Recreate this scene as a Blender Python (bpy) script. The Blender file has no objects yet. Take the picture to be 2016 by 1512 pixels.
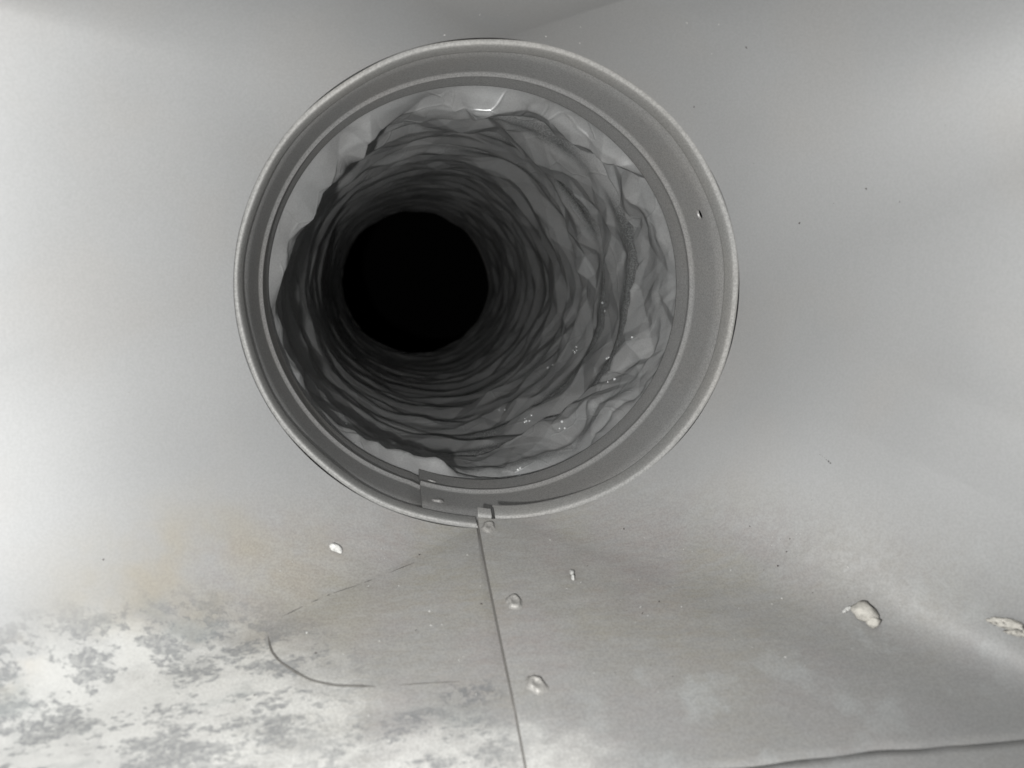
import bpy, bmesh, math, random
import numpy as np
from mathutils import Vector, Matrix
from mathutils.bvhtree import BVHTree

sc = bpy.context.scene
col = sc.collection
rad = math.radians

# ------------------------------------------------------------------ camera
CAM = Vector((-0.03305, 0.0, 0.00613))
YAW, PITCH = rad(8.81), rad(8.17)
FWD = Vector((math.sin(YAW) * math.cos(PITCH), math.cos(YAW) * math.cos(PITCH), -math.sin(PITCH)))
RIGHT = Vector((math.cos(YAW), -math.sin(YAW), 0))
UP = RIGHT.cross(FWD)
cd = bpy.data.cameras.new("camera")
cd.sensor_width = 36.0
cd.lens = 36.0 * 1500 / 2016
cd.clip_start = 0.005
cd.clip_end = 50
cd.dof.use_dof = True
cd.dof.focus_distance = 0.29
cd.dof.aperture_fstop = 15.0
cam = bpy.data.objects.new("camera", cd)
cam.matrix_world = Matrix((
    (RIGHT.x, UP.x, -FWD.x, CAM.x), (RIGHT.y, UP.y, -FWD.y, CAM.y),
    (RIGHT.z, UP.z, -FWD.z, CAM.z), (0, 0, 0, 1)))
col.objects.link(cam)
sc.camera = cam

# ------------------------------------------------------------------ light: dim room behind the camera, one phone flash
world = bpy.data.worlds.new("World")
sc.world = world
world.use_nodes = True
bg = world.node_tree.nodes["Background"]
bg.inputs[0].default_value = (0.80, 0.90, 1.0, 1)
bg.inputs[1].default_value = 0.01
ld = bpy.data.lights.new("phone_flash", 'POINT')
ld.energy = 2.28
ld.shadow_soft_size = 0.0032
ld.color = (1.0, 0.993, 0.972)
flash = bpy.data.objects.new("phone_flash", ld)
flash.location = CAM + RIGHT * -0.030 + UP * -0.020 + FWD * 0.002
col.objects.link(flash)
vs = sc.view_settings
vs.view_transform = 'Standard'
vs.look = 'None'
vs.exposure = 0.0
vs.gamma = 1.0
sc.cycles.max_bounces = 2
sc.cycles.diffuse_bounces = 1
sc.cycles.glossy_bounces = 0
sc.cycles.sample_clamp_indirect = 4.0

# ------------------------------------------------------------------ helpers
rng = np.random.default_rng(7)
random.seed(11)


def tag(o, label=None, cat=None, group=None, kind=None):
    if label: o["label"] = label
    if cat: o["category"] = cat
    if group: o["group"] = group
    if kind: o["kind"] = kind
    return o


def empty(name, loc=(0, 0, 0)):
    o = bpy.data.objects.new(name, None)
    o.location = loc
    o.empty_display_size = 0.02
    col.objects.link(o)
    return o


def link(name, me, mat, parent=None, smooth=True):
    if mat and not me.materials:
        me.materials.append(mat)
    me.polygons.foreach_set("use_smooth", [smooth] * len(me.polygons))
    me.update()
    o = bpy.data.objects.new(name, me)
    col.objects.link(o)
    if parent:
        o.parent = parent
        o.matrix_parent_inverse = Matrix.Translation(parent.location).inverted()
    return o


def grid_mesh(name, V):
    """V[i, j, 3] -> quad sheet"""
    n, m, _ = V.shape
    me = bpy.data.meshes.new(name)
    idx = np.arange(n * m).reshape(n, m)
    q = np.stack([idx[:-1, :-1], idx[1:, :-1], idx[1:, 1:], idx[:-1, 1:]], -1).reshape(-1, 4)
    me.vertices.add(n * m)
    me.vertices.foreach_set("co", V.reshape(-1).astype(np.float32))
    k = len(q)
    me.loops.add(k * 4)
    me.loops.foreach_set("vertex_index", q.reshape(-1).astype(np.int32))
    me.polygons.add(k)
    me.polygons.foreach_set("loop_start", (np.arange(k) * 4).astype(np.int32))
    me.polygons.foreach_set("loop_total", np.full(k, 4, np.int32))
    me.update(calc_edges=True)
    return me


def sstep(x, a, b):
    t = np.clip((x - a) / (b - a), 0, 1)
    return t * t * (3 - 2 * t)


# ------------------------------------------------------------------ node helpers
class NT:
    def __init__(self, name):
        self.m = bpy.data.materials.new(name)
        self.m.use_nodes = True
        self.t = self.m.node_tree
        self.b = self.t.nodes["Principled BSDF"]
        tc = self.t.nodes.new("ShaderNodeTexCoord")
        self.co = tc.outputs["Object"]

    def lk(self, a, b):
        self.t.links.new(a, b)

    def val(self, sock, v):
        if isinstance(v, bpy.types.NodeSocket):
            self.lk(v, sock)
        else:
            sock.default_value = v

    def mapping(self, scale=(1, 1, 1), loc=(0, 0, 0), rot=(0, 0, 0)):
        n = self.t.nodes.new("ShaderNodeMapping")
        n.inputs["Scale"].default_value = scale
        n.inputs["Location"].default_value = loc
        n.inputs["Rotation"].default_value = rot
        self.lk(self.co, n.inputs["Vector"])
        return n.outputs[0]

    def noise(self, scale, detail=3, rough=0.5, vec=None, dist=0.0):
        n = self.t.nodes.new("ShaderNodeTexNoise")
        n.inputs["Scale"].default_value = scale
        n.inputs["Detail"].default_value = detail
        n.inputs["Roughness"].default_value = rough
        n.inputs["Distortion"].default_value = dist
        self.lk(vec if vec is not None else self.co, n.inputs["Vector"])
        return n.outputs[0]

    def voronoi(self, scale, vec=None, feature='F1'):
        n = self.t.nodes.new("ShaderNodeTexVoronoi")
        n.feature = feature
        n.inputs["Scale"].default_value = scale
        self.lk(vec if vec is not None else self.co, n.inputs["Vector"])
        return n.outputs["Distance"]

    def math(self, op, a, b=0.0, c=0.0, clamp=False):
        n = self.t.nodes.new("ShaderNodeMath")
        n.operation = op
        n.use_clamp = clamp
        self.val(n.inputs[0], a)
        self.val(n.inputs[1], b)
        self.val(n.inputs[2], c)
        return n.outputs[0]

    def rng(self, v, a, b, c=0.0, d=1.0):
        n = self.t.nodes.new("ShaderNodeMapRange")
        n.interpolation_type = 'SMOOTHSTEP'
        self.val(n.inputs[0], v)
        for i, x in enumerate((a, b, c, d)):
            self.val(n.inputs[i + 1], x)
        return n.outputs[0]

    def mix(self, f, a, b, mode='MIX'):
        n = self.t.nodes.new("ShaderNodeMix")
        n.data_type = 'RGBA'
        n.blend_type = mode
        self.val(n.inputs[0], f)
        self.val(n.inputs[6], a if isinstance(a, bpy.types.NodeSocket) else (*a, 1))
        self.val(n.inputs[7], b if isinstance(b, bpy.types.NodeSocket) else (*b, 1))
        return n.outputs[2]

    def sep(self):
        n = self.t.nodes.new("ShaderNodeSeparateXYZ")
        self.lk(self.co, n.inputs[0])
        return n.outputs

    def spot(self, p, r0, r1, scale=(1, 1, 1)):
        """1 inside r0, 0 outside r1, round about p (object space), axes stretched"""
        n = self.t.nodes.new("ShaderNodeVectorMath")
        n.operation = 'SUBTRACT'
        self.lk(self.co, n.inputs[0])
        n.inputs[1].default_value = p
        s = self.t.nodes.new("ShaderNodeVectorMath")
        s.operation = 'MULTIPLY'
        self.lk(n.outputs[0], s.inputs[0])
        s.inputs[1].default_value = scale
        l = self.t.nodes.new("ShaderNodeVectorMath")
        l.operation = 'LENGTH'
        self.lk(s.outputs[0], l.inputs[0])
        return self.rng(l.outputs["Value"], r1, r0)

    def bump(self, h, strength, dist, prev=None):
        n = self.t.nodes.new("ShaderNodeBump")
        n.inputs["Strength"].default_value = strength
        n.inputs["Distance"].default_value = dist
        self.lk(h, n.inputs["Height"])
        if prev is not None:
            self.lk(prev, n.inputs["Normal"])
        return n.outputs[0]


def simple(name, colour, rough=0.6, metal=0.0):
    n = NT(name)
    g = n.noise(900, 3)
    f = n.rng(g, 0.3, 0.7, 0.8, 1.15)
    c = n.mix(1.0, colour, n.mix(f, (0, 0, 0), (1, 1, 1)), 'MULTIPLY')
    n.lk(c, n.b.inputs["Base Color"])
    n.b.inputs["Roughness"].default_value = rough
    n.b.inputs["Metallic"].default_value = metal
    n.lk(n.bump(g, 0.4, 0.0003), n.b.inputs["Normal"])
    return n.m


def galvanised(name, base=(0.395, 0.40, 0.403), metal=0.24, rough=0.52, stains=True):
    n = NT(name)
    # broad tint drift
    tint = n.noise(16, 2, 0.5)
    warm = n.noise(26, 2, 0.55, n.mapping(loc=(3.1, 0.7, 1.9)))
    c = n.mix(n.rng(tint, 0.35, 0.65), tuple(x * 0.965 for x in base), tuple(x * 1.035 for x in base))
    c = n.mix(n.rng(warm, 0.45, 0.7, 0, 0.25), c, (base[0] * 1.05, base[1] * 0.99, base[2] * 0.93))
    grain = n.noise(1700, 2, 0.6)
    ga = 0.04 if name.startswith('galvanised_sheet') else 0.15
    rgh = rough
    metalv = metal
    if stains:
        x, y, z = n.sep()
        # dust lies on the floor of the boot: by height and by distance from its middle
        floor = n.math('MULTIPLY', n.rng(z, -0.046, -0.084),
                       n.math('MULTIPLY', n.rng(x, -0.115, -0.055), n.rng(x, 0.145, 0.030, 0.45, 1.0)))
        streak = n.noise(420, 4, 0.65, n.mapping(scale=(0.45, 1.6, 1.0)))
        dust = n.math('MULTIPLY', floor, n.rng(streak, 0.3, 0.7, 0.55, 1.0))
        dcol = n.mix(n.rng(n.noise(34, 3, 0.6, n.mapping(loc=(0.3, 0, 5))), 0.4, 0.62),
                     (0.305, 0.295, 0.274), (0.320, 0.297, 0.285))
        dcol = n.mix(n.rng(n.noise(30, 2, 0.5, n.mapping(loc=(7, 2, 5))), 0.50, 0.66, 0, 0.45), dcol, (0.33, 0.312, 0.258))
        dcol = n.mix(n.rng(n.noise(150, 4, 0.65, n.mapping(scale=(0.5, 1.7, 1), loc=(4, 4, 4))), 0.42, 0.66, 0, 0.55), dcol, (0.37, 0.365, 0.35))
        tan = n.math('MULTIPLY', n.spot((-0.078, 0.206, -0.078), 0.012, 0.042, (0.7, 1.2, 1.2)), n.rng(n.noise(60, 3), 0.3, 0.65))
        c = n.mix(n.math('MULTIPLY', tan, 0.7), c, (0.41, 0.372, 0.295))
        # dust thins towards the near end
        dust = n.math('MULTIPLY', dust, n.rng(y, 0.145, 0.20, 0.45, 1.0))
        c = n.mix(dust, c, dcol)
        speck = n.rng(n.voronoi(1500), 0.02, 0.16, 1, 0)
        sp2 = n.math('MULTIPLY', n.math('MULTIPLY', speck, floor), n.rng(n.noise(700, 1), 0.5, 0.6))
        c = n.mix(n.math('MULTIPLY', sp2, 0.35), c, (0.72, 0.70, 0.66))
        drk = n.math('MULTIPLY', n.math('MULTIPLY', n.rng(n.voronoi(900), 0.03, 0.14, 1, 0), floor),
                     n.rng(n.noise(500, 1, 0.5, n.mapping(loc=(9, 9, 9))), 0.56, 0.62))
        c = n.mix(n.math('MULTIPLY', drk, 0.5), c, (0.16, 0.14, 0.12))
        # white rust plus flash brightness painted into the near floor, with dark oxide blotches in it
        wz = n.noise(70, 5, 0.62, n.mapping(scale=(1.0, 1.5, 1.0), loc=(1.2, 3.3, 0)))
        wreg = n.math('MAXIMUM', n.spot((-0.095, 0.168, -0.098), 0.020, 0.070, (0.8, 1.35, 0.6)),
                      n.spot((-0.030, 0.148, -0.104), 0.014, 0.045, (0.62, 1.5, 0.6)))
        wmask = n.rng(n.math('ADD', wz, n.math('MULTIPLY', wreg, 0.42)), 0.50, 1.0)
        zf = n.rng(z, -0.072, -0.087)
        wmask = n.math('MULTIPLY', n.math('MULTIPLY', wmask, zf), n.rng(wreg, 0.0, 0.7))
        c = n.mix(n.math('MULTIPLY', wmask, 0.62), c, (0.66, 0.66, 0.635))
        bl = n.noise(78, 3, 0.6, n.mapping(scale=(0.75, 1.7, 0.8), loc=(0.4, 0.9, 0.0)))
        breg = n.math('MAXIMUM', n.spot((-0.102, 0.182, -0.095), 0.034, 0.062, (0.85, 1.7, 0.6)),
                      n.spot((-0.030, 0.160, -0.103), 0.008, 0.028, (0.75, 1.6, 0.6)))
        bfine = n.noise(560, 3, 0.65, n.mapping(scale=(0.8, 1.3, 0.8)))
        bm = n.math('MULTIPLY', n.rng(n.math('ADD', bl, n.math('MULTIPLY', bfine, 0.66)), 0.83, 0.91), n.rng(n.noise(800, 2), 0.35, 0.6, 0.55, 1.0))
        bm = n.math('MULTIPLY', n.math('MULTIPLY', bm, zf), breg)
        sp_ = n.math('MAXIMUM', n.math('MAXIMUM', n.spot((-0.0165, 0.1760, -0.097), 0.003, 0.0075, (0.7, 1.3, 0.3)), n.spot((-0.0440, 0.1690, -0.099), 0.0012, 0.0042, (1, 1, 0.3))),
                      n.spot((-0.0290, 0.1705, -0.099), 0.0015, 0.0060, (0.6, 1.8, 0.3)))
        sp_ = n.math('MULTIPLY', sp_, n.rng(n.noise(330, 3, 0.65, n.mapping(loc=(1, 1, 7))), 0.42, 0.58))
        bm = n.math('MAXIMUM', bm, sp_)
        c = n.mix(n.math('MULTIPLY', bm, 0.64), c, (0.15, 0.158, 0.168))
        bl2 = n.rng(n.noise(48, 4, 0.6, n.mapping(scale=(0.7, 1.6, 1), loc=(5, 1, 0))), 0.56, 0.68)
        c = n.mix(n.math('MULTIPLY', n.math('MULTIPLY', n.math('MULTIPLY', bl2, zf), breg), 0.45), c, (0.27, 0.29, 0.29))
        # rust bloom at the far left
        rb = n.math('MULTIPLY', n.spot((-0.124, 0.181, -0.082), 0.003, 0.012), n.rng(wz, 0.4, 0.6))
        c = n.mix(n.math('MULTIPLY', rb, 0.3), c, (0.50, 0.40, 0.27))
        # bluish oxide patches on the near right of the floor
        ox = n.rng(n.noise(60, 5, 0.62, n.mapping(loc=(2, 8, 0))), 0.50, 0.66)
        oreg = n.math('MAXIMUM', n.spot((0.045, 0.160, -0.1), 0.012, 0.05, (0.7, 1.4, 0.6)),
                      n.spot((0.09, 0.17, -0.1), 0.01, 0.04, (0.7, 1.4, 0.6)))
        c = n.mix(n.math('MULTIPLY', n.math('MULTIPLY', ox, oreg), 0.6), c, (0.46, 0.475, 0.475))
        nomet = n.math('MAXIMUM', n.math('MAXIMUM', dust, wmask), bm, clamp=True)
        metalv = n.math('MULTIPLY', n.math('SUBTRACT', 1.0, nomet), metal)
        rgh = n.math('ADD', rgh, n.math('MULTIPLY', nomet, 0.25), clamp=True)
    if stains:
        ga = n.math('ADD', n.math('MULTIPLY', floor, 0.07), ga)
    g2 = n.rng(grain, 0.32, 0.68, -1.0, 1.0)
    fine = n.math('ADD', n.math('MULTIPLY', g2, ga), 1.0)
    fc = n.t.nodes.new('ShaderNodeCombineXYZ')
    for q in range(3):
        n.lk(fine, fc.inputs[q])
    c = n.mix(1.0, c, fc.outputs[0], 'MULTIPLY')
    n.lk(c, n.b.inputs["Base Color"])
    n.val(n.b.inputs["Metallic"], metalv)
    n.val(n.b.inputs["Roughness"], rgh)
    nb = n.bump(grain, 0.40 if not name.startswith('galvanised_sheet') else 0.15, 0.00012)
    n.b.inputs['Specular IOR Level'].default_value = 0.35
    n.lk(nb, n.b.inputs["Normal"])
    return n.m


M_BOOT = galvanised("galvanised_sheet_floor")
M_WALL = galvanised("galvanised_sheet", stains=False)
M_COLLAR = galvanised("galvanised_collar", (0.60, 0.60, 0.595), 0.40, 0.50, stains=False)
M_RIM = galvanised("galvanised_rim", (0.40, 0.40, 0.392), 0.15, 0.60, stains=False)
M_EDGE = simple("grimy_cut_edge", (0.27, 0.26, 0.245), 0.7)
M_WELD = galvanised("spot_weld_metal", (0.42, 0.415, 0.40), 0.3, 0.52, stains=False)


def film_material():
    """metallised film; on the taut ribs it is smoother and its dark reflection is painted into the colour"""
    n = NT("metallised_film")
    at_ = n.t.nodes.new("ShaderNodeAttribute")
    at_.attribute_name = "taut_reflection"
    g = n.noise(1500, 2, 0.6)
    rib_reflection = n.math('MULTIPLY', at_.outputs["Fac"], n.rng(g, 0.38, 0.60, 0.45, 1.0))
    a_ = n.noise(70, 2)
    c = n.mix(n.rng(a_, 0.3, 0.7), (0.84, 0.855, 0.86), (0.93, 0.935, 0.935))
    c = n.mix(n.math('MULTIPLY', rib_reflection, 0.8), c, (0.13, 0.14, 0.14))  # dark reflection along the ribs, painted into the film's base colour
    c = n.mix(n.rng(g, 0.3, 0.7, 0.0, 0.16), c, (0.4, 0.4, 0.4))
    n.lk(c, n.b.inputs["Base Color"])
    n.b.inputs["Metallic"].default_value = 0.60
    n.val(n.b.inputs["Roughness"], n.math('SUBTRACT', 0.37, n.math('MULTIPLY', at_.outputs["Fac"], 0.10)))
    n.b.inputs["Coat Weight"].default_value = 0.06
    n.b.inputs["Coat Roughness"].default_value = 0.07
    # hair creases: broken, warped lines, never whole cells
    wv_ = n.t.nodes.new("ShaderNodeVectorMath")
    wv_.operation = 'MULTIPLY_ADD'
    nz = n.t.nodes.new("ShaderNodeTexNoise")
    nz.inputs["Scale"].default_value = 60
    nz.inputs["Detail"].default_value = 1
    n.lk(n.co, nz.inputs["Vector"])
    n.lk(nz.outputs["Color"], wv_.inputs[0])
    wv_.inputs[1].default_value = (0.012, 0.012, 0.012)
    n.lk(n.co, wv_.inputs[2])
    v1 = n.t.nodes.new("ShaderNodeTexVoronoi")
    v1.feature = 'DISTANCE_TO_EDGE'
    v1.inputs["Scale"].default_value = 62
    n.lk(wv_.outputs[0], v1.inputs["Vector"])
    e1 = n.rng(v1.outputs["Distance"], 0.05, 0.0)
    e1 = n.math('MULTIPLY', e1, n.rng(n.noise(45, 1, 0.5, n.mapping(loc=(5, 5, 1))), 0.45, 0.58))
    nb = n.bump(e1, 0.3, 0.0005)
    n.lk(nb, n.b.inputs["Normal"])
    return n.m


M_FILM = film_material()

# ------------------------------------------------------------------ duct dimensions (metres; the collar's axis is +Y)
RX, OV = 0.0790, 0.9549          # collar mouth half width; height / width of the slightly squashed ring
Y1, Y2 = 0.2403, 0.2910          # near and far end of the collar
YR = 0.170                       # fold where the square box begins
XL, XR, ZB, ZT = -0.190, 0.165, -0.0985, 0.0896
R_BR, R_TR, R_TL, R_BL = 0.040, 0.026, 0.076, 0.070   # corner radii of the box
TS = rad(-5.4)                   # lap seam of the boot, just left of the bottom


def ring(th, r, y):
    """th from the bottom, towards +X"""
    return np.stack([r * np.sin(th), y + 0 * th, -r * OV * np.cos(th)], -1)


def columns():
    """circle angles and the rounded-rectangle points they are ruled to, once round from the lap seam.
    Flat triangles over the four sides, cones over the rounded corners, tangent where they meet."""
    H, w, wl, xs = math.pi / 2, rad(0.8), rad(6.6), -0.0062
    th, pt = [], []

    def side(a0, a1, p0, p1, n):
        for i in range(n):
            t = i / n
            th.append(a0 + (a1 - a0) * t)
            pt.append((p0[0] + (p1[0] - p0[0]) * t, p0[1] + (p1[1] - p0[1]) * t))

    def corner(a0, a1, cx, cz, b0, n, rc):
        for i in range(n):
            t = i / n
            th.append(a0 + (a1 - a0) * t)
            bb = b0 + t * H
            pt.append((cx + rc * math.sin(bb), cz - rc * math.cos(bb)))
    side(TS, w, (xs, ZB), (XR - R_BR, ZB), 40)
    corner(w, H - w, XR - R_BR, ZB + R_BR, 0, 190, R_BR)
    side(H - w, H + w, (XR, ZB + R_BR), (XR, ZT - R_TR), 26)
    corner(H + w, 2 * H - w, XR - R_TR, ZT - R_TR, H, 190, R_TR)
    side(2 * H - w, 2 * H + w, (XR - R_TR, ZT), (XL + R_TL, ZT), 30)
    corner(2 * H + w, 3 * H - w, XL + R_TL, ZT - R_TL, 2 * H, 190, R_TL)
    side(3 * H - w, 3 * H + w, (XL, ZT - R_TL), (XL, ZB + R_BL), 26)
    corner(3 * H + w, 4 * H - wl, XL + R_BL, ZB + R_BL, 3 * H, 190, R_BL)
    side(4 * H - wl, 4 * H + TS, (XL + R_BL, ZB), (xs, ZB), 40)
    side(4 * H + TS, 4 * H + TS + rad(6), (xs, ZB), (xs + 0.008, ZB), 6)
    th.append(4 * H + TS + rad(6)); pt.append((xs + 0.008, ZB))
    return np.array(th), np.array(pt)


boot = empty("duct_boot", (0.013, YR, ZB))
tag(boot, "dusty galvanised sheet metal boot narrowing from a square box to the round opening", "duct boot")

TH, rect = columns()
TURN = TH - TS
lead = np.clip(1 - TURN / rad(34), 0, 1) ** 1.6          # 1 at the lapping edge of the sheet
lead2 = np.clip(1 - TURN / rad(62), 0, 1) ** 1.4
under = np.where(TURN > 2 * math.pi - 1e-6, 1.0, 0.0)     # the end tucked below the lap


SHIFT = 0.075 * sstep(TH, rad(8), rad(86)) * (1 - sstep(TH, rad(168), rad(222)))   # the right wall runs further forward
SHIFT = np.maximum(SHIFT, 0.018 * sstep(rect[:, 0], 0.02, 0.12) * sstep(-rect[:, 1], 0.02, 0.08) * (TH < rad(95)))
FALL = sstep(-rect[:, 1], 0.06, 0.095) * 0.30


def roll_corner(P, keep):
    """the floor rolls up into the right side wall, it is not creased"""
    Q = P.copy()
    for _ in range(900):
        Q[9:190] = 0.5 * Q[9:190] + 0.25 * (Q[8:189] + Q[10:191])
    return P * keep + Q * (1 - keep)


def inward(P, amt):
    d = P.copy()
    d[:, 1] = 0
    d /= np.linalg.norm(d, axis=1)[:, None]
    return P - d * amt[:, None]


def rect_row(yy, out=0.0, wavy=False):
    P = np.stack([rect[:, 0], yy, rect[:, 1]], -1)
    P[:, 2] -= FALL * (YR - yy)                           # the floor goes on falling a little towards the opening
    vis = 0.03 + 0.97 * sstep(rect[:, 0], 0.02, 0.065) * (0.8 + 0.35 * np.sin(rect[:, 0] * 150))
    P = roll_corner(P, 0.0)
    if wavy:                                              # the torn joint wanders
        P[:, 1] += 0.0005 * np.sin(rect[:, 0] * 85 + 0.6) + 0.00025 * np.sin(rect[:, 0] * 230)
    return inward(P, lead * 0.0018 - under * 0.0004 - out * vis)


# near box section of the boot, joined to the transition by a folded joint
rows = []
YEND = YR - SHIFT
YK = np.minimum(0.1485, YEND - 0.0036)                    # the joint across the floor
for f in (0.0, 0.35, 0.7, 0.93):
    rows.append(rect_row(0.055 + (YK - 0.0030 - 0.055) * f))
for dy, out in ((-0.0025, 0.0), (-0.0004, 0.0), (-0.00025, 0.0008), (0.00015, 0.0009), (0.0004, 0.0001), (0.0025, 0.0)):
    rows.append(rect_row(YK + dy, out, True))
for f in (0.35, 0.65, 0.85, 1.0):
    rows.append(rect_row(YK + 0.0028 + (YEND - YK - 0.0028) * f))
box_rows = rows
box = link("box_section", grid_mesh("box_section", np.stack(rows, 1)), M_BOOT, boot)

# square to round transition
rows = []
circ = ring(TH, RX + 0.0012, Y1 - 0.0008)
NT_ = 70
for k in range(NT_ + 1):
    t = k / NT_
    e = t
    R_ = np.stack([rect[:, 0], YR - SHIFT, rect[:, 1] - FALL * SHIFT], -1)
    P = R_ * (1 - e) + circ * e
    P = roll_corner(P, t ** 3)
    # the sheet is rolled, not creased: belly of each cone pushed out a little, slow waves of hand bending
    w = math.sin(math.pi * t)
    push = -w * (0.0012 * np.sin(2 * TH + 0.6) ** 2 + 0.0006 * np.sin(5 * TH + 1.3 + 2 * t))
    P = inward(P, lead * 0.0018 * (1 - t ** 6) + lead2 * 0.0036 * t ** 6 - under * 0.0004 + push * (1 - np.clip(lead * 3, 0, 1)))
    rows.append(P)
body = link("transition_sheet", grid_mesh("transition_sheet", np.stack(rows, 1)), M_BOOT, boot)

# cut edge of the lapping sheet (its thickness)
rows = box_rows + rows
edge = np.stack([np.array([list(r[0]) for r in rows]),
                 np.array([list(r[0] + np.array([-0.0002, 0, -0.0026])) for r in rows])], 1)
link("lap_edge", grid_mesh("lap_edge", edge), M_EDGE, boot)

# rolled rim and flange round the mouth
prof = [(0.0012, -0.0008), (0.0013, 0.0006), (0.0003, 0.0005), (0.0000, 0.0007), (-0.0002, 0.0014),
        (-0.0004, 0.0026), (-0.0005, 0.0040), (-0.0006, 0.0060), (-0.0006, 0.0068), (-0.0004, 0.0072), (0.0003, 0.0072)]


def flange(sel, cut):
    rows_ = []
    for dr, dy in prof:
        if dy > cut:
            continue
        wob = 0.00025 * np.sin(3 * TH + 0.5) + 0.00018 * np.sin(11 * TH + 1.0)
        rows_.append(ring(TH, RX + dr - lead2 * (0.0036 + 0.0016 * max(0.0, dy) / 0.0072) + wob + under * 0.0006, Y1 + dy - lead2 * 0.0006)[sel])
    return grid_mesh("flange", np.stack(rows_, 1))


rim = link("mouth_flange", flange(TURN >= rad(4.3), 1.0), M_RIM, boot)
link("flange_tab", flange(TURN <= rad(3.5), 0.0045), M_RIM, boot)

# ------------------------------------------------------------------ collar ring behind the mouth
collar = empty("round_collar", (0, Y1, -RX * OV))
tag(collar, "grey round sheet metal collar ring with rolled bead and lapped joint inside the opening", "collar")
TC = rad(-18.6)
THC = TC + np.linspace(0, 2 * math.pi + rad(5), 1300)
tc = THC - TC
lc = np.clip(1 - tc / rad(50), 0, 1) ** 1.4
tail = np.clip((tc - 2 * math.pi + 0.05) / 0.05, 0, 1)
cprof = [(0.0008, 0.0040, 0), (0.0001, 0.0100, 0), (-0.0003, 0.0120, 0), (-0.0003, 0.0220, 0), (-0.0003, 0.0320, 0),
         (-0.0004, 0.0340, 0), (-0.0012, 0.0348, 0), (-0.0014, 0.0356, 0), (-0.0012, 0.0366, 0), (-0.0005, 0.0374, 0),
         (-0.0005, 0.0400, .2), (-0.0007, 0.0450, .6), (-0.0008, 0.0500, 1), (-0.0008, 0.0507, 1), (-0.0002, 0.0510, 1)]
cprof[3:4] = [(-0.0003, 0.0155 + 0.0003 * q, 0) for q in range(21)] + [(-0.0003, 0.0225, 0)]
rows = []
for dr, dy, f in cprof:
    wob = 0.00020 * np.sin(2 * THC + 1.2) + 0.00012 * np.sin(7 * THC)
    rows.append(ring(THC, RX + dr - lc * 0.0011 + wob + tail * 0.0006, Y1 + dy + f * lc ** 2 * 0.0045))
CV = np.stack(rows, 1)
band = link("collar_band", grid_mesh("collar_band", CV), M_COLLAR, collar)
edge = np.stack([CV[0], CV[0] + np.array([-0.0001, 0, -0.0014])], 1)
link("collar_lap_edge", grid_mesh("collar_lap_edge", edge), M_COLLAR, collar)

# screw hole in the collar: cut right through the band
hole_th, hole_y = rad(111), Y1 + 0.0185
hc = Vector(ring(np.array([hole_th]), RX - 0.0003, hole_y)[0])
hn = Vector((-math.sin(hole_th), 0, math.cos(hole_th) / OV)).normalized()   # towards the axis
bmx = bmesh.new(); bmx.from_mesh(band.data)
kill = []
for f in bmx.faces:
    d_ = f.calc_center_median() - hc
    if d_.length < 0.01 and (d_ - hn * d_.dot(hn)).length < 0.0021:
        kill.append(f)
bmesh.ops.delete(bmx, geom=kill, context='FACES')
bmx.to_mesh(band.data); bmx.free()
# burr round the hole
bm = bmesh.new()
N = 28
loops = []
for r, h in ((0.00165, -0.0006), (0.00170, 0.00003), (0.00200, 0.00016), (0.0027, 0.00004)):
    loops.append([bm.verts.new((r * math.cos(2 * math.pi * i / N), r * math.sin(2 * math.pi * i / N), h)) for i in range(N)])
for a, b in zip(loops, loops[1:]):
    for i in range(N):
        bm.faces.new((a[i], a[(i + 1) % N], b[(i + 1) % N], b[i]))
me = bpy.data.meshes.new("hole_burr")
bm.transform(Matrix.Translation(hc) @ hn.to_track_quat('Z', 'Y').to_matrix().to_4x4())
bm.to_mesh(me); bm.free()
link("screw_hole_rim", me, M_COLLAR, collar)

# ------------------------------------------------------------------ flexible duct with crumpled metallised liner
flex = empty("flexible_duct", (0, Y2, -RX * OV))
tag(flex, "crumpled silver foil flexible duct running back into darkness behind the collar", "flexible duct")


def hash2(i, j, seed):
    h = (i * 374761393 + j * 668265263 + seed * 2147483647) & 0xFFFFFFFF
    h = ((h ^ (h >> 13)) * 1274126177) & 0xFFFFFFFF
    h = h ^ (h >> 16)
    return (h & 0xFFFFFF) / float(0xFFFFFF)


def facets(u, v, nu, seed, shear=0.0):
    """piecewise linear random heights on a sheared lattice with period nu in u: flat facets, sharp creases"""
    v = v + shear * u
    sh = int(round(shear * nu))
    i = np.floor(u).astype(np.int64); j = np.floor(v).astype(np.int64)
    fu, fv = u - i, v - j

    def h(a, b):
        w_ = np.floor_divide(i + a, nu)
        return hash2(i + a - w_ * nu, j + b - w_ * sh, seed)
    h00, h10, h01, h11 = h(0, 0), h(1, 0), h(0, 1), h(1, 1)
    A = np.where(fu > fv, h00 + fu * (h10 - h00) + fv * (h11 - h10), h00 + fv * (h01 - h00) + fu * (h11 - h01))
    B = np.where(fu + fv < 1, h00 + fu * (h10 - h00) + fv * (h01 - h00),
                 h11 + (1 - fu) * (h01 - h11) + (1 - fv) * (h10 - h11))
    w_ = np.floor_divide(i, nu)
    flip = hash2(i - w_ * nu, j - w_ * sh, seed + 5) > 0.5
    return np.where(flip, A, B) - 0.5


s_near = np.arange(-0.046, 0.20, 0.00055)
S_END = 0.60                     # the run of flexible duct ends here, opening into an added, unseen dark chamber
s_mid = np.concatenate([np.arange(0.20, 0.42, 0.0014), np.arange(0.42, S_END, 0.0032)])
S = np.concatenate([s_near, s_mid])
NTH = 1200
TF = np.linspace(0, 2 * math.pi, NTH + 1)
T2, S2 = np.meshgrid(TF, S, indexing='ij')
k = 1 / (2 * math.pi)
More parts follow.
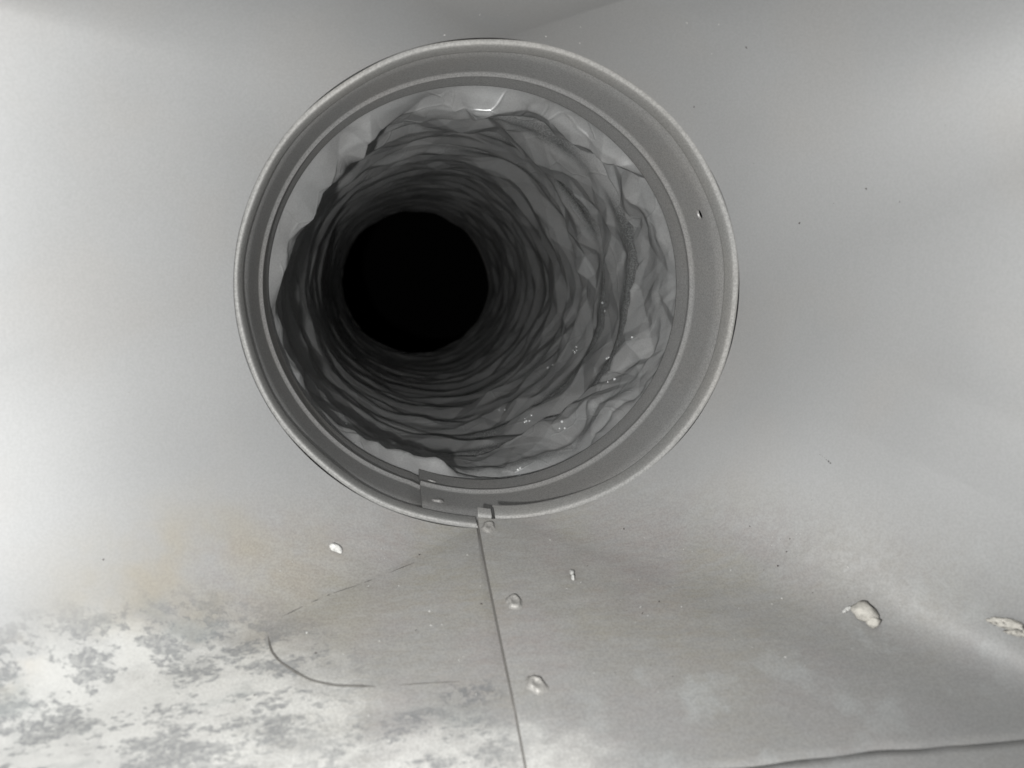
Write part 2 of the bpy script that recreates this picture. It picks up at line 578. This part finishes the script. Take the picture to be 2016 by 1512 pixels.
# domain warp
wu = 0.22 * facets(T2 * k * 9, S2 / 0.045, 9, 3)
wv = 0.006 * facets(T2 * k * 13, S2 / 0.050, 13, 8)
Tw = T2 * k
Sw = S2 + wv
PITCH_H = 0.0405
# helical wire rib every PITCH_H: quick rise on the near side, round crest over the wire, slack film falling back behind it
phase = (S2 + 0.8 * wv - (0.010 + PITCH_H * (rad(318) - T2) * k)) / PITCH_H + 0.80 \
    + 0.05 * np.sin(3 * T2 + S2 * 20) + 0.09 * facets(T2 * k * 14, S2 / 0.05, 14, 21)
p = phase - np.floor(phase)
rise = np.clip(p / 0.18, 0, 1)
lean = np.clip((p - 0.18) / 0.64, 0, 1)
drop = np.clip((p - 0.82) / 0.18, 0, 1)
bulge = (0.50 * np.sin(rise * math.pi / 2) + 0.50 * lean ** 0.9) * (1 - drop)
slack = sstep(p, 0.16, 0.34)
near = 1 - 0.5 * sstep(S2, 0.08, 0.24)
amp = 0.0076 * (1.0 + 0.4 * facets(T2 * k * 13, S2 / 0.03 + 0.3, 13, 31))
# smaller second folds inside the pleats
p2 = (phase * 2.0 + 0.25 * np.sin(5 * T2) + 0.6 * facets(T2 * k * 15, S2 / 0.03, 15, 41)) % 1.0
fold2 = (1 - np.abs(2 * p2 - 1)) * (0.0003 + 0.0014 * sstep(S2, 0.07, 0.16))
big = facets(Tw * 13 + wu, Sw / 0.020, 13, 51, 1.0)
mid = facets(Tw * 24 + 1.2 * wu, Sw / 0.016, 24, 61, -0.5)
sml = facets(Tw * 50 + 2 * wu, Sw / 0.010, 50, 71, 1.0)
rdg = np.abs(facets(Tw * 15 + wu, Sw / 0.021, 15, 81, 1.0)) + np.abs(facets(Tw * 19 - wu, Sw / 0.024, 19, 91, -1.0))
edge_ = 1 - sstep(S2, 0.03, 0.07)
cr = 0.0078 * big + (0.0056 + 0.0046 * edge_) * mid + (0.0006 + 0.0030 * edge_) * sml + (0.0015 + 0.0015 * edge_) * (0.25 - rdg)
left = 0.5 - 0.5 * np.sin(T2 + rad(25))
ramp = sstep(S2, -0.004, 0.002 + 0.022 * (1 - left))
shad = 0.5 - 0.5 * np.sin(T2 - rad(12))                  # 1 on the left
calm = 1 - shad ** 1.5 * (0.28 + 0.28 * sstep(S2, 0.016, 0.030))
inn = amp * (0.30 + 0.70 * ramp) * bulge * calm + fold2 * ramp + cr * near * calm * (0.30 + 0.70 * np.maximum(slack, 1 - sstep(S2, 0.004, 0.03))) * sstep(S2, -0.002, 0.006)
# the first turn is pushed in where it was forced over the collar, on the left and lower left
lip = 0.0036 * shad ** 1.3 * np.exp(-((S2 - 0.0095 - 0.006 * np.cos(T2)**2) / 0.0085) ** 2) * (0.85 + 1.3 * facets(T2 * k * 11, S2 * 0 + 0.5, 11, 17))
low = 1 - 0.22 * np.exp(-((T2 - rad(324)) / rad(30)) ** 2) * (1 - sstep(S2, 0.02, 0.05))
inn, lip = inn * low, lip * low
# the core slips over the collar, so between crests it is a little wider than the collar
r_in = RX + 0.0024 - inn - lip + 0.0085 * sstep(S2, 0.12, 0.46)
r_in = np.minimum(r_in, RX + 0.0034 + 0.0085 * sstep(S2, 0.12, 0.46))
b = np.clip((S2 - 0.0002) / (0.0095 + 0.004 * np.sin(5 * T2) * np.sin(3 * T2 + 1)), 0, 1) ** 0.8
r = (RX + 0.0010 + 0.0045 * sstep(-S2, 0.008, 0.024)) * (1 - b) + r_in * b
FV = np.stack([r * np.sin(T2), Y2 + S2, -r * OV * np.cos(T2)], -1)
FV[-1] = FV[0]
# the duct sags and drifts very slightly along its run
hang = sstep(S2, 0.010, 0.060)
FV[..., 0] -= 0.0042 * hang
FV[..., 2] -= 0.0016 * hang
drift = np.clip(S2 - 0.25, 0, None)
FV[..., 2] -= 0.010 * drift ** 1.5
PT_ = np.linspace(0, 2 * math.pi, 25)
prof_p = [(0.086, S_END - 0.003), (0.096, S_END - 0.002), (0.9, S_END), (0.9, 4.5), (0.001, 4.5)]
PV = np.stack([np.stack([q * np.sin(PT_), np.full(25, Y2 + w_), -q * np.cos(PT_)], -1) for q, w_ in prof_p], 1)
PV[:, 0, 0] -= 0.0042
PV[:, 0, 2] -= 0.002
end_chamber = link("added_dark_chamber", grid_mesh("added_dark_chamber", PV), simple("dull_sheet", (0.2, 0.2, 0.2), 0.8))  # unseen closed chamber, added to keep the core of the duct black
tag(end_chamber, kind="structure")

lme = grid_mesh("foil_liner", FV)
at = lme.attributes.new("taut_reflection", 'FLOAT', 'POINT')
wire = sstep(p, 0.0, 0.05) * (1 - sstep(p, 0.14, 0.32)) * sstep(S2, 0.012, 0.022)  # near flank of each rib, where the dark reflection is painted
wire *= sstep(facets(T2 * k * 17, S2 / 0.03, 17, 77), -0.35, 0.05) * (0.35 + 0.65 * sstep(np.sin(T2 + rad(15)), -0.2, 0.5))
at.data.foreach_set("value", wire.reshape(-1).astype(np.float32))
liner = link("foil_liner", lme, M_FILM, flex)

# ------------------------------------------------------------------ things lying on the boot floor and stuck to its walls
def bvh_of(objs):
    vs_, fs_ = [], []
    for o in objs:
        base = len(vs_)
        vs_ += [v.co.copy() for v in o.data.vertices]
        fs_ += [[i + base for i in pl.vertices] for pl in o.data.polygons]
    return BVHTree.FromPolygons(vs_, fs_)


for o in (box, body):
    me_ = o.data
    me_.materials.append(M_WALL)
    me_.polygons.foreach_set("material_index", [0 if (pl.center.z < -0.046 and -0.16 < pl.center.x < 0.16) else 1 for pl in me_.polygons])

SURF = bvh_of([body, box])
M_PLASTER = simple("plaster_crumb", (0.62, 0.60, 0.55), 0.85)
M_SLIVER = simple("white_paint_flake", (0.80, 0.80, 0.78), 0.5)
M_DARK = simple("dark_grit", (0.085, 0.075, 0.07), 0.8)
M_PALE = simple("pale_grit", (0.62, 0.62, 0.60), 0.7)
M_MARK = simple("crease_grime", (0.15, 0.145, 0.135), 0.75)


def on_surface(p):
    loc, nrm, _, _ = SURF.find_nearest(Vector(p))
    axis = Vector((0, loc.y, 0)) - loc
    return loc, (nrm if nrm.dot(axis) > 0 else -nrm)


def frame_at(p, spin=0.0):
    loc, n = on_surface(p)
    x = Vector((1, 0, 0)) - n * n.x
    x.normalize()
    y = n.cross(x)
    return Matrix.Translation(loc) @ Matrix((x, y, n)).transposed().to_4x4() @ Matrix.Rotation(spin, 4, 'Z')


def rough_lump(bm, centre, size, seed, n=26, jag=0.25):
    """angular broken crumb: hull of uneven points, edges broken once and roughened"""
    r_ = random.Random(seed)
    t = bmesh.new()
    for _ in range(n):
        v = Vector((r_.gauss(0, 1), r_.gauss(0, 1), r_.gauss(0, 1))).normalized() * (1 - jag * r_.random())
        t.verts.new(Vector(centre) + Vector((v.x * size[0], v.y * size[1], v.z * size[2])))
    h = bmesh.ops.convex_hull(t, input=t.verts)
    junk = [g for g in h["geom_interior"] if isinstance(g, bmesh.types.BMVert)]
    bmesh.ops.delete(t, geom=junk, context='VERTS')
    bmesh.ops.subdivide_edges(t, edges=t.edges[:], cuts=2, use_grid_fill=True)
    bmesh.ops.smooth_vert(t, verts=t.verts[:], factor=0.45, use_axis_x=True, use_axis_y=True, use_axis_z=True)
    s_ = max(size)
    for v in t.verts:
        v.co += Vector((r_.gauss(0, 1), r_.gauss(0, 1), r_.gauss(0, 1))) * s_ * 0.028
    m_ = bpy.data.meshes.new("tmp")
    t.to_mesh(m_); t.free()
    bm.from_mesh(m_)
    bpy.data.meshes.remove(m_)


def crumb(name, at, spin, lumps, label, cat, seed, mat=None):
    root = frame_at(at, spin)
    bm_ = bmesh.new()
    for i, (c, sz) in enumerate(lumps):
        rough_lump(bm_, c, sz, seed * 10 + i)
    me_ = bpy.data.meshes.new(name)
    bm_.to_mesh(me_); bm_.free()
    me_.materials.append(mat or M_PLASTER)
    o = bpy.data.objects.new(name, me_)
    o.matrix_world = root
    me_.polygons.foreach_set("use_smooth", [True] * len(me_.polygons))
    col.objects.link(o)
    tag(o, label, cat)
    return o


MM = 0.001
crumb("plaster_crumb", (0.0959, 0.1855, -0.0894), rad(-28),
      [((0, 0.3 * MM, 2.2 * MM), (4.3 * MM, 3.6 * MM, 3.0 * MM)), ((2.6 * MM, -1.6 * MM, 1.7 * MM), (2.6 * MM, 2.0 * MM, 2.2 * MM))],
      "large rounded off-white plaster crumb on the right of the boot floor", "crumb", 3)
crumb("plaster_flake", (0.0924, 0.1884, -0.0885), rad(25), [((0, 0, 0.5 * MM), (2.0 * MM, 0.7 * MM, 0.6 * MM))],
      "tiny white sliver touching the left side of the large plaster crumb", "flake", 5, M_SLIVER)
crumb("plaster_crumb", (0.1239, 0.1668, -0.0848), rad(12),
      [((0.2 * MM, 1.2 * MM, 1.6 * MM), (5.4 * MM, 1.6 * MM, 1.5 * MM)), ((2.2 * MM, -1.1 * MM, 1.3 * MM), (3.2 * MM, 1.1 * MM, 1.2 * MM)),
       ((5.0 * MM, -0.6 * MM, 1.4 * MM), (1.8 * MM, 1.8 * MM, 1.6 * MM))],
      "forked off-white plaster crumb at the right edge where floor meets side wall", "crumb", 7)
crumb("plaster_flake", (-0.0520, 0.2260, -0.0758), rad(-18),
      [((0, 0, 0.9 * MM), (2.5 * MM, 1.5 * MM, 1.1 * MM)), ((1.3 * MM, -0.4 * MM, 0.6 * MM), (1.3 * MM, 0.9 * MM, 0.8 * MM))],
      "small white chip on the floor left of the lap seam below the opening", "flake", 9, M_SLIVER)
crumb("grey_pellet", (0.0180, 0.2125, -0.0841), rad(86),
      [((-1.1 * MM, 0, 0.8 * MM), (1.6 * MM, 0.75 * MM, 0.85 * MM)), ((1.2 * MM, 0, 0.9 * MM), (1.7 * MM, 0.8 * MM, 0.9 * MM))],
      "narrow pale grey pellet lying on the floor right of the lap seam", "pellet", 12, M_PALE)


# spot welds along the lap of the boot and on the lap of the collar
def weld_mesh(r, h, seed):
    r_ = random.Random(seed)
    bm_ = bmesh.new()
    N_ = 30
    prof_ = [(0.0, 0.55), (0.22, 0.60), (0.42, 0.85), (0.58, 1.0), (0.74, 0.86), (0.88, 0.40), (1.0, 0.10), (1.25, -0.05)]
    wob_ = [1 + 0.16 * math.sin(2 * math.pi * i / N_ * 2 + r_.random() * 0.4 + seed) + 0.07 * math.sin(2 * math.pi * i / N_ * 5 + seed * 2) for i in range(N_)]
    top = bm_.verts.new((0, 0, prof_[0][1] * h))
    prev = None
    for q, z in prof_[1:]:
        lp = [bm_.verts.new((q * r * wob_[i] * math.cos(2 * math.pi * i / N_), q * r * wob_[i] * math.sin(2 * math.pi * i / N_),
                             z * h * (1 + 0.22 * math.sin(2 * math.pi * i / N_ + seed) * (0.3 < q < 0.9)))) for i in range(N_)]
        for i in range(N_):
            j = (i + 1) % N_
            if prev is None:
                bm_.faces.new((top, lp[i], lp[j]))
            else:
                bm_.faces.new((prev[i], lp[i], lp[j], prev[j]))
        prev = lp
    me_ = bpy.data.meshes.new("spot_weld")
    bm_.to_mesh(me_); bm_.free()
    return me_


for at_, r_, h_, sd in (((-0.0040, 0.2345, -0.0720), 2.3 * MM, 0.9 * MM, 1), ((-0.0009, 0.2025, -0.0840), 2.4 * MM, 1.15 * MM, 2),
                        ((0.0002, 0.1738, -0.0930), 2.5 * MM, 1.15 * MM, 3)):
    o = link("spot_weld", weld_mesh(r_, h_, sd), M_WELD)
    o.parent = boot
    o.matrix_parent_inverse = Matrix.Translation(boot.location).inverted()
    o.matrix_basis = frame_at(at_, sd)
for th_, y_, r_, h_, sd in ((rad(-14.5), Y1 + 0.0175, 1.9 * MM, 0.6 * MM, 4), (rad(-15.0), Y1 + 0.0425, 1.7 * MM, 0.6 * MM, 5)):
    c_ = Vector(ring(np.array([th_]), RX - 0.0013, y_)[0])
    n_ = Vector((-math.sin(th_), 0, math.cos(th_) / OV)).normalized()
    o = link("spot_weld", weld_mesh(r_, h_, sd), M_COLLAR)
    o.parent = collar
    o.matrix_parent_inverse = Matrix.Translation(collar.location).inverted()
    o.matrix_basis = Matrix.Translation(c_) @ n_.to_track_quat('Z', 'Y').to_matrix().to_4x4()


# pressed crease lines in the floor: low ridges that hold grime
def crease(name, pts, wid, hgt, parent):
    P_ = [Vector(q) for q in pts]
    dense = []
    for a_, b_ in zip(P_, P_[1:]):
        m_ = max(2, int((b_ - a_).length / 0.0009))
        dense += [a_.lerp(b_, i / m_) for i in range(m_)]
    dense.append(P_[-1])
    for _ in range(3):
        dense = [dense[0]] + [(dense[i - 1] + dense[i] * 2 + dense[i + 1]) / 4 for i in range(1, len(dense) - 1)] + [dense[-1]]
    V_ = []
    for i, q in enumerate(dense):
        loc, n = on_surface(q)
        d_ = (dense[min(i + 1, len(dense) - 1)] - dense[max(i - 1, 0)]).normalized()
        sd_ = n.cross(d_).normalized()
        e_ = min(1.0, min(i, len(dense) - 1 - i) / 4.0)
        w_ = wid * (0.25 + 0.75 * e_) * (0.8 + 0.4 * random.random())
        hh = hgt * (0.3 + 0.7 * e_)
        V_.append([list(loc + sd_ * (w_ * k_) + n * (hh * z_)) for k_, z_ in ((-1, -0.3), (-0.45, 0.7), (0.2, 1.0), (1, -0.3))])
    return link(name, grid_mesh(name, np.array(V_)), M_MARK, parent)


crease("pressed_crease", [(-0.068, 0.1995, -0.0894), (-0.0667, 0.1948, -0.0911), (-0.064, 0.1908, -0.0923), (-0.0598, 0.1871, -0.0934),
                          (-0.0555, 0.1838, -0.0944), (-0.0494, 0.1816, -0.0951), (-0.0394, 0.1803, -0.0955)], 0.00042, 0.00035, boot)
crease("pressed_crease", [(-0.034, 0.1802, -0.0956), (-0.0268, 0.1801, -0.0956), (-0.0186, 0.1798, -0.0957)], 0.00018, 0.0002, boot)
LN = [(-0.0653, 0.2063, -0.0874), (-0.0582, 0.2108, -0.0859), (-0.0542, 0.213, -0.0852), (-0.0507, 0.2147, -0.0846), (-0.0443, 0.2173, -0.0838),
      (-0.0407, 0.219, -0.0832), (-0.0285, 0.225, -0.0812)]


def on_line(t):
    t *= len(LN) - 1
    i = min(int(t), len(LN) - 2)
    return tuple(Vector(LN[i]).lerp(Vector(LN[i + 1]), t - i))


for t0, t1 in ((0.0, 0.13), (0.18, 0.27), (0.35, 0.40), (0.44, 0.66), (0.71, 0.82), (0.90, 1.0)):
    crease("scratch_line", [on_line(t0 + (t1 - t0) * q / 4) for q in range(5)], 0.00026, 0.00022, boot)


# grit stuck to the walls
def grit(name, pts, mat, size, label):
    bm_ = bmesh.new()
    for i, q in enumerate(pts):
        s_ = size * (0.35 + 1.1 * random.random() ** 2.5)
        m_ = frame_at(q, random.random() * 6)
        t = bmesh.new()
        rough_lump(t, (0, 0, s_ * 0.2), (s_, s_ * (0.5 + 0.5 * random.random()), s_ * 0.4), 400 + i, 10, 0.4)
        t.transform(m_)
        mm_ = bpy.data.meshes.new("tmp")
        t.to_mesh(mm_); t.free()
        bm_.from_mesh(mm_)
        bpy.data.meshes.remove(mm_)
    me_ = bpy.data.meshes.new(name)
    bm_.to_mesh(me_); bm_.free()
    return tag(link(name, me_, mat), label, "grit", kind="stuff")


dark = [(0.0606, 0.2335, 0.0582), (0.0635, 0.2308, 0.0589), (0.0695, 0.226, 0.0596), (0.0794, 0.2294, 0.041), (0.1092, 0.1984, 0.0263),
        (0.1036, 0.2059, 0.0308), (0.0981, 0.2135, 0.0274), (0.115, 0.1893, 0.0462), (0.092, 0.2221, 0.022), (-0.0979, 0.1983, -0.0352),
        (-0.0306, 0.2339, -0.0743), (0.021, 0.1767, -0.0957), (0.0684, 0.2136, 0.0739), (0.0809, 0.2065, -0.0729), (0.0913, 0.207, -0.0616),
        (-0.0955, 0.2041, -0.0233), (-0.1008, 0.186, -0.0565), (-0.1003, 0.1865, -0.0569)]
dark += [(random.uniform(-0.08, 0.11), random.uniform(0.165, 0.236), -0.085) for _ in range(45)]
grit("dark_grit", dark, M_DARK, 0.00042, "dark specks of grit scattered over the metal walls and floor")
grit("grit_smear", [(0.0924 + 0.0003 * i, 0.2070 - 0.0006 * i, -0.0474 - 0.0004 * i) for i in range(6)], M_DARK, 0.00042,
     "short dark smear of grit on the right wall below the opening")
pale = [(-0.0268, 0.234, 0.0756), (-0.0231, 0.2386, 0.0739), (-0.0165, 0.2366, 0.0764), (-0.0066, 0.2273, 0.0806), (-0.0073, 0.2246, 0.0814),
        (0.0017, 0.2271, 0.0806), (0.0167, 0.2282, 0.0801), (0.0226, 0.2276, 0.0797), (0.0137, 0.2353, 0.0774), (0.0149, 0.2375, 0.0762),
        (0.0241, 0.2347, 0.0758), (0.0379, 0.2276, 0.0763), (0.042, 0.2258, 0.0761), (0.0606, 0.2198, 0.0726), (0.0505, 0.2146, 0.0806),
        (0.0589, 0.2114, 0.08), (-0.0438, 0.2359, 0.067), (0.0005, 0.224, 0.0816), (-0.0647, 0.2116, -0.0726), (0.0546, 0.2169, -0.0784),
        (0.0467, 0.1978, -0.0892), (0.0316, 0.1932, -0.0905), (0.1206, 0.1607, -0.0913)]
for i in range(120):
    pale.append((random.uniform(-0.09, 0.11), random.uniform(0.165, 0.236), -0.085))
grit("pale_grit", pale, M_PALE, 0.00044, "pale specks of grit on the metal above the opening and on the floor")

# added white beads standing in for the glints on the foil
LB = bvh_of([liner])
glints = NT("glint_bead")
glints.b.inputs["Base Color"].default_value = (0.8, 0.82, 0.82, 1)
glints.b.inputs["Metallic"].default_value = 0.0
glints.b.inputs["Roughness"].default_value = 0.12
glints.b.inputs["Specular IOR Level"].default_value = 1.0
bm = bmesh.new()
for th_, s_, n_ in ((98, 0.040, 2), (82, 0.088, 3), (62, 0.112, 4), (50, 0.140, 2), (26, 0.075, 6), (14, 0.012, 4), (64, 0.060, 2), (57, 0.030, 2),
                    (33, 0.030, 3), (45, 0.048, 2), (336, 0.055, 3), (318, 0.030, 1), (352, 0.09, 2), (74, 0.03, 1), (20, 0.12, 2)):
    for _ in range(n_):
        a_ = rad(th_ + random.uniform(-2, 2))
        d_ = Vector((math.sin(a_), 0, -math.cos(a_)))
        hit = LB.ray_cast(Vector((0, Y2 + s_ + random.uniform(-0.003, 0.003), 0)), d_)
        if hit[0]:
            bmesh.ops.create_icosphere(bm, subdivisions=2, radius=random.uniform(0.00035, 0.00075), matrix=Matrix.Translation(hit[0] - d_ * 0.0001))
me = bpy.data.meshes.new("glint_beads")
bm.to_mesh(me); bm.free()
tag(link("glint_beads", me, glints.m, flex), kind="stuff")
